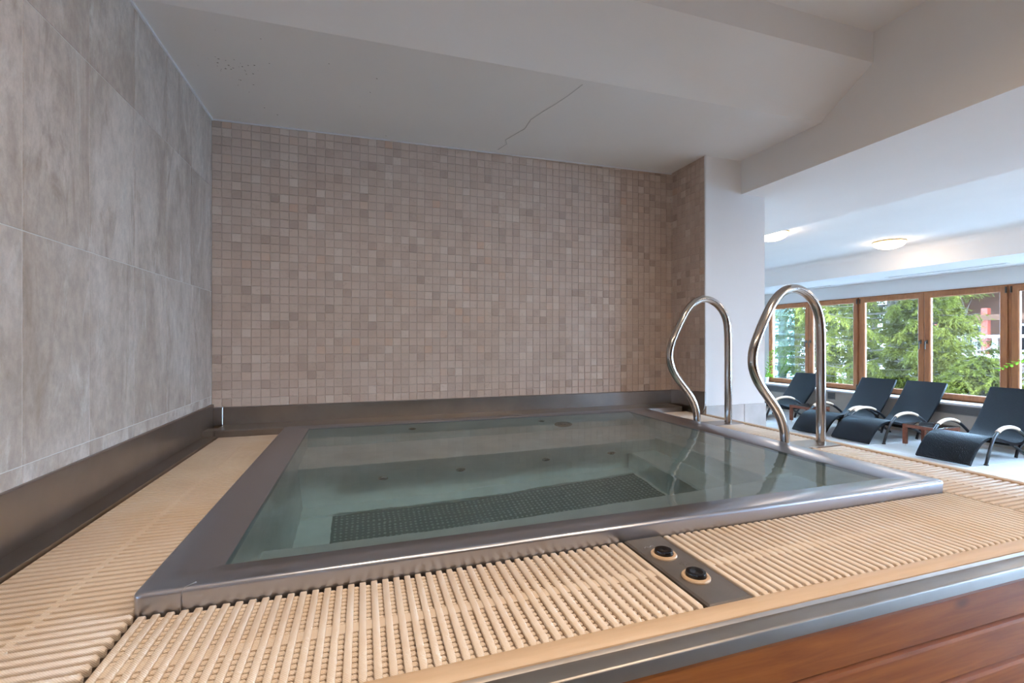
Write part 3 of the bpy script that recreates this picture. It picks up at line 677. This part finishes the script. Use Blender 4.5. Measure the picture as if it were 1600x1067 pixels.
# ------------------------------------------------------------------ loungers
def make_lounger():
    t = empty('sun_lounger', (0, 0, 0))
    prof = catmull([(0.0, 0.02, 0), (0.05, 0.085, 0), (0.13, 0.175, 0), (0.24, 0.262, 0), (0.37, 0.305, 0), (0.52, 0.300, 0), (0.70, 0.262, 0), (0.88, 0.215, 0), (1.03, 0.195, 0), (1.15, 0.205, 0), (1.26, 0.265, 0), (1.38, 0.385, 0), (1.50, 0.525, 0), (1.60, 0.655, 0), (1.68, 0.765, 0), (1.725, 0.832, 0)], 4)
    n = len(prof); nor = []
    for i in range(n):
        d = (prof[min(i + 1, n - 1)] - prof[max(i - 1, 0)]).normalized(); nor.append(Vector((-d.y, d.x, 0)))
    hw = 0.275; V = []; F = []; UV = []
    ln = 0; Ls = [0]
    for i in range(1, n): ln += (prof[i] - prof[i - 1]).length; Ls.append(ln)
    cross = [(-hw, -.02), (-hw, .012), (-hw + .012, .02), (hw - .012, .02), (hw, .012), (hw, -.02), (hw - .035, -.012), (-hw + .035, -.012)]
    for i in range(n):
        for (a, th) in cross: q = prof[i] + nor[i] * th; V.append((q.x, a, q.y))
    m = len(cross)
    for i in range(n - 1):
        for k in range(m): F.append((i * m + k, i * m + (k + 1) % m, (i + 1) * m + (k + 1) % m, (i + 1) * m + k))
    F += [tuple(range(m))[::-1], tuple(range((n - 1) * m, n * m))]
    me = bpy.data.meshes.new('woven_bed'); me.from_pydata(V, [], F); me.update()
    uv = me.uv_layers.new(name='UVMap')
    for lp in me.loops:
        i, k = divmod(lp.vertex_index, m); uv.data[lp.index].uv = (Ls[i], cross[k][0])
    me.materials.append(M['wicker']); me.polygons.foreach_set('use_smooth', [True] * len(me.polygons)); me.set_sharp_from_angle(angle=math.radians(50))
    bed = link('woven_bed', me, t)
    parts = [bed]
    for s in (-1, 1):
        y = s * (hw + 0.022)
        arc = catmull([(0.285, 0.012, 0), (0.33, 0.12, 0), (0.385, 0.22, 0), (0.455, 0.315, 0), (0.555, 0.385, 0), (0.67, 0.415, 0), (0.80, 0.418, 0), (0.93, 0.395, 0), (1.05, 0.345, 0), (1.15, 0.285, 0), (1.22, 0.235, 0)], 4)
        parts.append(MB().tube([(p.x, y, p.y) for p in arc], [(0.021, 0.0165)] * len(arc), 10, flat=(0, 1, 0)).build('arm_leg', M['black'], t, True))
        cov = [p for p in arc if 0.52 < p.x < 1.0]
        a_ = MB().tube([(p.x, y, p.y + 0.007) for p in cov], [(0.022, 0.025)] * len(cov), 10, flat=(0, 1, 0)).build('armrest', M['armwood'], t, True); parts.append(a_)
        parts.append(MB().tube([(0.95, s * 0.24, 0.205), (1.13, s * 0.262, 0.10), (1.30, s * 0.275, 0.010)], [(0.018, 0.022)] * 3, 8, flat=(0, 1, 0)).build('rear_leg', M['black'], t, True))
        parts.append(MB().tube([(1.22, s * 0.262, 0.22), (1.10, s * 0.25, 0.10), (1.06, s * 0.25, 0.010)], [(0.016, 0.018)] * 3, 8, flat=(0, 1, 0)).build('rear_brace', M['black'], t, True))
        parts.append(MB().lathe([(0.024, 0), (0.024, 0.01), (0.018, 0.016), (0, .017)], (0.285, y, 0), 12).build('foot_cap', M['black'], t))
    parts.append(MB().tube([(1.0, -0.26, 0.168), (1.0, 0.26, 0.168)], 0.014, 8).build('crossbar', M['black'], t))
    parts.append(MB().tube([(0.42, -0.295, 0.265), (0.42, 0.295, 0.265)], 0.013, 8).build('crossbar', M['black'], t))
    CH[t] = parts
    return t
lg = make_lounger()
spots = [(6.835, 3.79, 3.0, 'black wicker wave lounger nearest the viewer, cut by the right edge'),
         (6.905, 4.985, 0.0, 'black wicker wave lounger left of the nearer glass side table'),
         (6.86, 5.62, 2.0, 'black wicker wave lounger partly behind the near handrail post'),
         (6.88, 7.03, 0.0, 'farthest black wicker lounger, framed by the near handrail loop')]
for i, (x, y, a, lab) in enumerate(spots):
    o = lg if i == 0 else copy_tree(lg)
    o.location = (x, y, 0); o.rotation_euler = (0, 0, math.radians(a)); tag(o, lab, 'sun lounger', 'sun loungers by the windows')

# side tables
def make_table():
    t = empty('side_table', (0, 0, 0)); p = []
    W = 0.22; H = 0.315
    for sx in (-1, 1):
        for sy in (-1, 1):
            l = MB().box(sx * (W - .022) - .022, sx * (W - .022) + .022, sy * (W - .022) - .022, sy * (W - .022) + .022, 0.025, H - 0.05).build('leg', M['tablebrown'], t)
            f = MB().lathe([(0.014, 0), (0.016, 0.004), (0.016, 0.026)], (sx * (W - .022), sy * (W - .022), 0), 12).build('foot', M['white'], l)
            CH[l] = [f]; p.append(l)
    ap = MB()
    ap.box(-W, W, -W, -W + .03, H - .05, H - .006).box(-W, W, W - .03, W, H - .05, H - .006).box(-W, -W + .03, -W + .03, W - .03, H - .05, H - .006).box(W - .03, W, -W + .03, W - .03, H - .05, H - .006)
    ap.box(-W + .03, W - .03, -.03, .03, H - .03, H - .008)
    p.append(ap.build('table_frame', M['tablebrown'], t)); p.append(MB().cbox(-W - .003, W + .003, -W - .003, W + .003, H - .006, H + .003, .002).build('glass_top', M['tglass'], t))
    CH[t] = p; return t
tb = make_table()
for i, (x, y, lab) in enumerate(((7.60, 4.345, 'low brown side table with glass top beside the nearest lounger'), (7.77, 6.335, 'low brown side table with glass top behind the near handrail'))):
    o = tb if i == 0 else copy_tree(tb); o.location = (x, y, 0); tag(o, lab, 'side table', 'side tables between loungers')

# ------------------------------------------------------------------ ceiling lamps
def lamp(x, y, zc, r, label, pool):
    t = tag(empty('ceiling_lamp', (x, y, zc)), label, 'ceiling lamp', 'dome ceiling lamps')
    MB().lathe([(r * .55, 0.0), (r * 1.0, -.004), (r * 1.02, -.014), (r * .96, -.022), (r * .5, -.022)][::-1], (x, y, zc), 40).build('lamp_ring', M['brass'], t, True)
    pr = [(r * .98 * math.cos(math.radians(a)), -.022 - .085 * math.sin(math.radians(a))) for a in range(0, 91, 9)]
    pr[-1] = (0, pr[-1][1])
    MB().lathe(pr[::-1], (x, y, zc), 40).build('glass_dome', M['lamp_p' if pool else 'lamp_l'], t, True)
lamp(6.90, 4.43, z(ZCL), 0.185, 'lit glass dome lamp fully in view on the lounge ceiling', False)
lamp(4.93, 4.53, z(ZCL), 0.185, 'lit glass dome lamp half hidden behind the white column', False)
for (x, y, l) in ((6.9, 1.6, 'unseen dome lamp added for light by the windows, right of the picture'), (4.95, 1.6, 'unseen dome lamp added for light by the beam, right of the picture'),  # extra domes outside the view, added to brighten the room
                  (6.9, -1.3, 'unseen dome lamp added for light by the windows, behind the viewpoint'), (4.95, -1.3, 'unseen dome lamp added for light by the beam, behind the viewpoint')): lamp(x, y, z(ZCL), 0.185, l, False)
def added_downlight(x, y, zc, label):                      # unseen lamp added to light the deck: short open tube with a lit lens
    t = tag(empty('added_downlight', (x, y, zc)), label, 'added ceiling light', 'added unseen lights over the tub deck')
    r = 0.08; dp = 0.042
    MB().lathe([(r + .012, 0), (r + .012, -dp), (r, -dp), (r, -.004), (r + .006, -.002)], (x, y, zc), 36).build('housing', M['white'], t, True)
    MB().lathe([(0, -.006), (r - .001, -.006), (r - .001, -.012), (0, -.012)], (x, y, zc), 36).build('lens', M['lamp_p'], t)
    ld = bpy.data.lights.new('added_downlight_beam', 'AREA'); ld.shape = 'DISK'; ld.size = 0.15; ld.energy = DOWN_W; ld.color = LAMP_COL
    ld.cycles.is_caustics_light = True
    lo = bpy.data.objects.new('added_downlight_beam', ld); COL.objects.link(lo); lo.parent = t; lo.location = (0, 0, -.0135)
for (x, y, l) in ((1.35, 0.45, 'unseen lamp added for light over the front deck, right of the viewpoint'), (-0.1, 0.45, 'unseen lamp added for light over the front deck, left of the viewpoint'),
                  (0.6, -0.9, 'unseen lamp added for light behind the viewpoint'), (1.9, -0.9, 'unseen lamp added for light behind the viewpoint near the beam')): added_downlight(x, y, z(ZC2), l)

# ------------------------------------------------------------------ house plants on the sill
def plant(x, y, stems, label):
    t = tag(empty('potted_plant', (x, y, z(-.94))), label, 'potted plant', 'house plants on the sill')
    pot = MB().lathe([(0.055, 0), (0.075, 0.12), (0.078, 0.125), (0.07, 0.125), (0.066, 0.11)], (x, y, z(-.94)), 24).build('pot', M['pot'], t, True)
    MB().lathe([(0.067, 0.105), (0.0, 0.112)], (x, y, z(-.94)), 24).build('soil', M['soil'], pot)
    for pts in stems:
        P = catmull([(a, b_, c) for a, b_, c in pts], 6)
        st = MB().tube(P, [0.008 * (1 - .6 * i / len(P)) for i in range(len(P))], 6).build('stem', M['leaf'], t, True)
        for i in range(5, len(P) - 1, 2):
            d = (P[i + 1] - P[i - 1]).normalized()
            for s in (-1, 1):
                side = d.cross(Vector((0.5, 0.2, 1))).normalized() * s
                ax = (side * .8 + d * .55 + Vector((0, 0, random.uniform(-.1, .25)))).normalized(); wd = ax.cross(Vector((random.uniform(-.5, .5), random.uniform(-.3, .3), 1))).normalized()
                L = random.uniform(.055, .085) * (1.25 if i < len(P) - 6 else .8); up = ax.cross(wd).normalized() * .006
                V = [P[i]]; w_ = L * .26
                for (f_, ww_) in ((.25, .8), (.5, 1), (.78, .7)): V += [P[i] + ax * L * f_ + wd * w_ * ww_, P[i] + ax * L * f_ + up, P[i] + ax * L * f_ - wd * w_ * ww_]
                V.append(P[i] + ax * L)
                F = [(0, 2, 1), (0, 3, 2), (1, 2, 5, 4), (2, 3, 6, 5), (4, 5, 8, 7), (5, 6, 9, 8), (7, 8, 10), (8, 9, 10)]
                MB().add([tuple(q) for q in V], F).build('leaf', M['leaf'], st, True)
plant(8.64, 8.12, [[(8.64, 8.12, z(-.83)), (8.61, 8.02, z(-.62)), (8.57, 7.92, z(-.42)), (8.55, 7.84, z(-.27)), (8.54, 7.78, z(-.22))],
                   [(8.64, 8.12, z(-.83)), (8.60, 7.98, z(-.75)), (8.56, 7.88, z(-.62)), (8.54, 7.80, z(-.52))],
                   [(8.64, 8.12, z(-.83)), (8.60, 8.00, z(-.80)), (8.56, 7.90, z(-.76)), (8.53, 7.83, z(-.80))]], 'leafy green plant peeking past the white column at the last window')
plant(8.64, 3.42, [[(8.64, 3.42, z(-.83)), (8.62, 3.46, z(-.55)), (8.58, 3.56, z(-.33)), (8.52, 3.76, z(-.26)), (8.48, 3.92, z(-.34)), (8.45, 4.03, z(-.41))],
                   [(8.64, 3.42, z(-.83)), (8.63, 3.34, z(-.5)), (8.6, 3.22, z(-.25)), (8.55, 3.05, z(-.2))],
                   [(8.64, 3.42, z(-.83)), (8.6, 3.38, z(-.6)), (8.45, 3.30, z(-.4)), (8.35, 3.2, z(-.38))]], 'green plant stem arching in from the right edge before the window')

# ------------------------------------------------------------------ outside
gm = MB(); nx, ny = 24, 30; V = []; F = []
for i in range(nx):
    for j in range(ny):
        x = 9.2 + i * 2.2; y = -24 + j * 2.6
        V.append((x, y, -1.2 + 0.055 * (x - 9) + 0.25 * math.sin(x * .7 + y * .4) + 0.2 * math.sin(y * .9)))
for i in range(nx - 1):
    for j in range(ny - 1): F.append((i * ny + j, (i + 1) * ny + j, (i + 1) * ny + j + 1, i * ny + j + 1))
struct(gm.add(V, F).build('ground', M['snow'], None, True), 'snowy slope outside the windows')

def spruce(x, y, base, H, R, seed, label, m='needles', nb=110, ntw=62, z_lo=0.08):
    rng = np.random.default_rng(seed)
    t = tag(empty('spruce_tree', (x, y, base)), label, 'tree', 'spruces outside the windows')
    MB().tube([(x, y, base - .2), (x + .03, y, base + H * .5), (x, y + .02, base + H)], [.17, .10, .015], 10).build('trunk', M['bark'], t, True)
    twP = []; twD = []; twL = []; br = MB()
    for b_ in range(nb):
        f = z_lo + (1 - z_lo) * (b_ / nb) ** 0.95; h = base + H * f
        L = R * (1 - f) ** .75 * rng.uniform(.75, 1.1) + .12; a = b_ * 2.399 + rng.uniform(-.4, .4)
        d = np.array([math.cos(a), math.sin(a)])
        sag = rng.uniform(.16, .34)
        pts = []
        for s in np.linspace(0, 1, 7): pts.append((x + d[0] * L * s, y + d[1] * L * s, h + L * (.10 * s - sag * s ** 1.5 + .16 * s ** 3)))
        br.tube(pts, [.026 * (1 - .85 * k / 6) for k in range(7)], 4, cap=False)
        pa = np.array(pts); k = max(14, int(ntw * L / R))
        s = rng.uniform(.12, 1, k) ** .8 * 6; i0 = np.minimum(s.astype(int), 5); fr = (s - i0)[:, None]
        P = pa[i0] * (1 - fr) + pa[i0 + 1] * fr
        ax = np.array([d[0], d[1], -.15]); sd = np.array([-d[1], d[0], 0]); sg = rng.choice([-1., 1.], k)[:, None]
        D = ax * rng.uniform(.25, .9, k)[:, None] + sd * sg * rng.uniform(.2, 1.0, k)[:, None] + np.array([0, 0, -1]) * rng.uniform(.1, .95, k)[:, None]
        D /= np.linalg.norm(D, axis=1)[:, None]
        twP.append(P); twD.append(D); twL.append(rng.uniform(.16, .46, k) * (1.15 - .4 * s / 6))
    P = np.concatenate(twP); D = np.concatenate(twD); Lt = np.concatenate(twL); K = 13; n = len(P)
    pp = np.repeat(P, K, 0); dd = np.repeat(D, K, 0); ll = np.repeat(Lt, K); kk = np.tile(np.arange(K) / K, n)
    q = pp + dd * (ll * kk)[:, None]; q[:, 2] -= (ll * kk ** 2) * .25
    nd = dd + rng.normal(0, .55, (n * K, 3)); nd /= np.linalg.norm(nd, axis=1)[:, None]
    sdv = np.cross(nd, rng.normal(0, 1, (n * K, 3))); sdv /= np.linalg.norm(sdv, axis=1)[:, None] + 1e-9
    nl = rng.uniform(.05, .10, n * K)[:, None]
    tri = np.stack([q - sdv * .014, q + sdv * .014, q + nd * nl], 1).reshape(-1, 3)
    me = bpy.data.meshes.new('foliage'); m3 = n * K
    me.vertices.add(m3 * 3); me.vertices.foreach_set('co', tri.astype(np.float32).ravel())
    me.loops.add(m3 * 3); me.loops.foreach_set('vertex_index', np.arange(m3 * 3, dtype=np.int32))
    me.polygons.add(m3); me.polygons.foreach_set('loop_start', np.arange(0, m3 * 3, 3, dtype=np.int32)); me.update(calc_edges=True)
    me.materials.append(M[m]); o = link('foliage', me, t, auto=True); o['kind'] = 'stuff'
    br.build('branches', M['bark'], t, True)
    return t
def at(u, X):                                       # Y on the plane x = X seen at image column u
    yaw = math.radians(17.94); k = (u - 800) / 718.7
    return X * (math.cos(yaw) - math.sin(yaw) * k) / (math.sin(yaw) + math.cos(yaw) * k)
trees = [(1265, 13.6, 8.5, 2.5, 'needles', 'light green spruce filling the farthest window pair'),
         (1330, 15.5, 10, 2.8, 'needles2', 'darker spruce behind the post between the two window pairs'),
         (1392, 13.8, 9.0, 2.4, 'needles', 'light green spruce in the third casement, left of the handles'),
         (1402, 17.5, 11, 3.0, 'needles2', 'tall dark spruce behind the light green ones'),
         (1450, 13.6, 5.2, 1.25, 'needles', 'shorter spruce in front of the timber chalet'),
         (1222, 14.8, 10, 2.6, 'needles', 'pale spruce at the left end of the window row'),
         (1300, 20.0, 12, 3.4, 'needles2', 'distant dark spruce between two light ones'),
         (1530, 12.6, 2.3, 1.6, 'needles', 'low young spruce under the chalet balcony'),
         (1840, 15.5, 9, 2.5, 'needles', 'spruce beyond the right edge of the picture'),
         (1245, 24.0, 13, 4.0, 'needles2', 'far spruce at the back of the grove on the left'),
         (1365, 23.0, 13, 4.2, 'needles2', 'far spruce at the back of the grove, third casement'),
         (1405, 25.0, 14, 4.0, 'needles', 'far pale spruce at the back of the grove by the handles')]
for i, (u, X, H, R, m, lab) in enumerate(trees):
    spruce(X, at(u, X), -1.3 + 0.055 * (X - 9), H, R, 11 + i, lab, m)

# bare shrub in front of the chalet
shb = tag(empty('bare_shrub', (15.5, at(1545, 15.5), -1.0)), 'leafless pale shrub tangled in front of the chalet', 'shrub')
rng = random.Random(5); tw = MB()
def grow(p, d, L, r, lev):
    q = p + d * L; mid = p + d * L * .5 + Vector((rng.uniform(-.05, .05), rng.uniform(-.05, .05), rng.uniform(-.03, .06))) * L
    tw.tube([p, mid, q], [r, r * .85, r * .65], 4, cap=False)
    if lev == 0: return
    for _ in range(3 if lev > 1 else 4):
        nd = (d + Vector((rng.uniform(-.8, .8), rng.uniform(-.8, .8), rng.uniform(-.5, .5)))).normalized()
        grow(p.lerp(q, rng.uniform(.45, 1)), nd, L * rng.uniform(.55, .8), r * .6, lev - 1)
for k in range(6):
    grow(Vector((15.5 + rng.uniform(-.3, .3), at(1545, 15.5) + rng.uniform(-.6, .6), -1.0)), Vector((rng.uniform(-.3, .3), rng.uniform(-.5, .5), 1)).normalized(), 1.5, .03, 4)
tw.build('branches', M['twig'], shb)

# timber chalet with a gable towards the windows
cx, cy = 21.0, at(1545, 21.0)
ch = tag(empty('chalet', (cx + 3, cy, -1.4)), 'brown timber chalet with gabled roof, white balcony and red posts', 'building')
MB().box(cx + 1.2, cx + 7, cy - 2.6, cy + 2.2, -1.4, z(0.9)).build('wall', M['chalet'], ch)
MB().prism([(cy - 2.6, z(.9)), (cy + 2.2, z(.9)), (cy - .2, z(2.7))], cx + 1.25, cx + 6.9, 'x').build('gable', M['chalet'], ch)
for s in (-1, 1):
    yc = cy - .2; e0, e1 = (yc, z(2.75)), (yc + s * 3.0, z(.55))
    MB().prism([e0, e1, (e1[0], e1[1] + .16), (e0[0], e0[1] + .16)], cx - .2, cx + 7.2, 'x').build('roof', M['snow'], ch)
    MB().prism([(e0[0], e0[1] - .02), (e1[0], e1[1] - .02), (e1[0], e1[1] - .26), (e0[0], e0[1] - .26)], cx - .26, cx - .14, 'x').build('bargeboard', M['pinkfascia'], ch)
    for k in range(4): MB().prism([(e0[0], e0[1] - .04), (e1[0], e1[1] - .04), (e1[0], e1[1] - .2), (e0[0], e0[1] - .2)], cx + k * .4 + .1, cx + k * .4 + .22, 'x').build('rafter', M['chalet'], ch)
MB().box(cx - .1, cx + 1.2, cy - 2.6, cy + 2.2, z(-.62), z(-.48)).build('balcony_floor', M['extwhite'], ch)
for k in range(9): MB().box(cx - .1, cx - .04, cy - 2.5 + k * .56, cy - 2.38 + k * .56, z(-.48), z(.12)).build('baluster', M['extwhite'], ch)
MB().box(cx - .12, cx - .02, cy - 2.6, cy + 2.2, z(.1), z(.2)).build('balcony_rail', M['extwhite'], ch)
for yy in (-1.5, .1, 1.5): MB().box(cx - .05, cx + .13, cy + yy - .09, cy + yy + .09, z(-.48), z(1.15)).build('post', M['red'], ch)
MB().box(cx - .1, cx + .1, cy - 2.8, cy + 2.4, z(.72), z(.92)).build('tie_beam', M['chalet'], ch)
for yy in (-1.6, -.3, 1.0):
    wf = MB().box(cx + 1.13, cx + 1.2, cy + yy - .4, cy + yy + .4, z(-.4), z(.6)).build('window', M['extwhite'], ch)
    MB().box(cx + 1.11, cx + 1.14, cy + yy - .32, cy + yy + .32, z(-.32), z(.52)).build('pane', M['button'], wf)
# frosted glass wind screen outside the last window
gs = tag(empty('glass_screen', (9.5, 8.33, z(-.98))), 'pale frosted glass screen outside the farthest window', 'screen')
MB().box(9.03, 9.75, 8.33, 8.342, z(-.98), z(1.2)).build('pane', M['screen'], gs)
MB().box(9.01, 9.04, 8.32, 8.352, z(-1.0), z(1.22)).build('post', M['white'], gs)
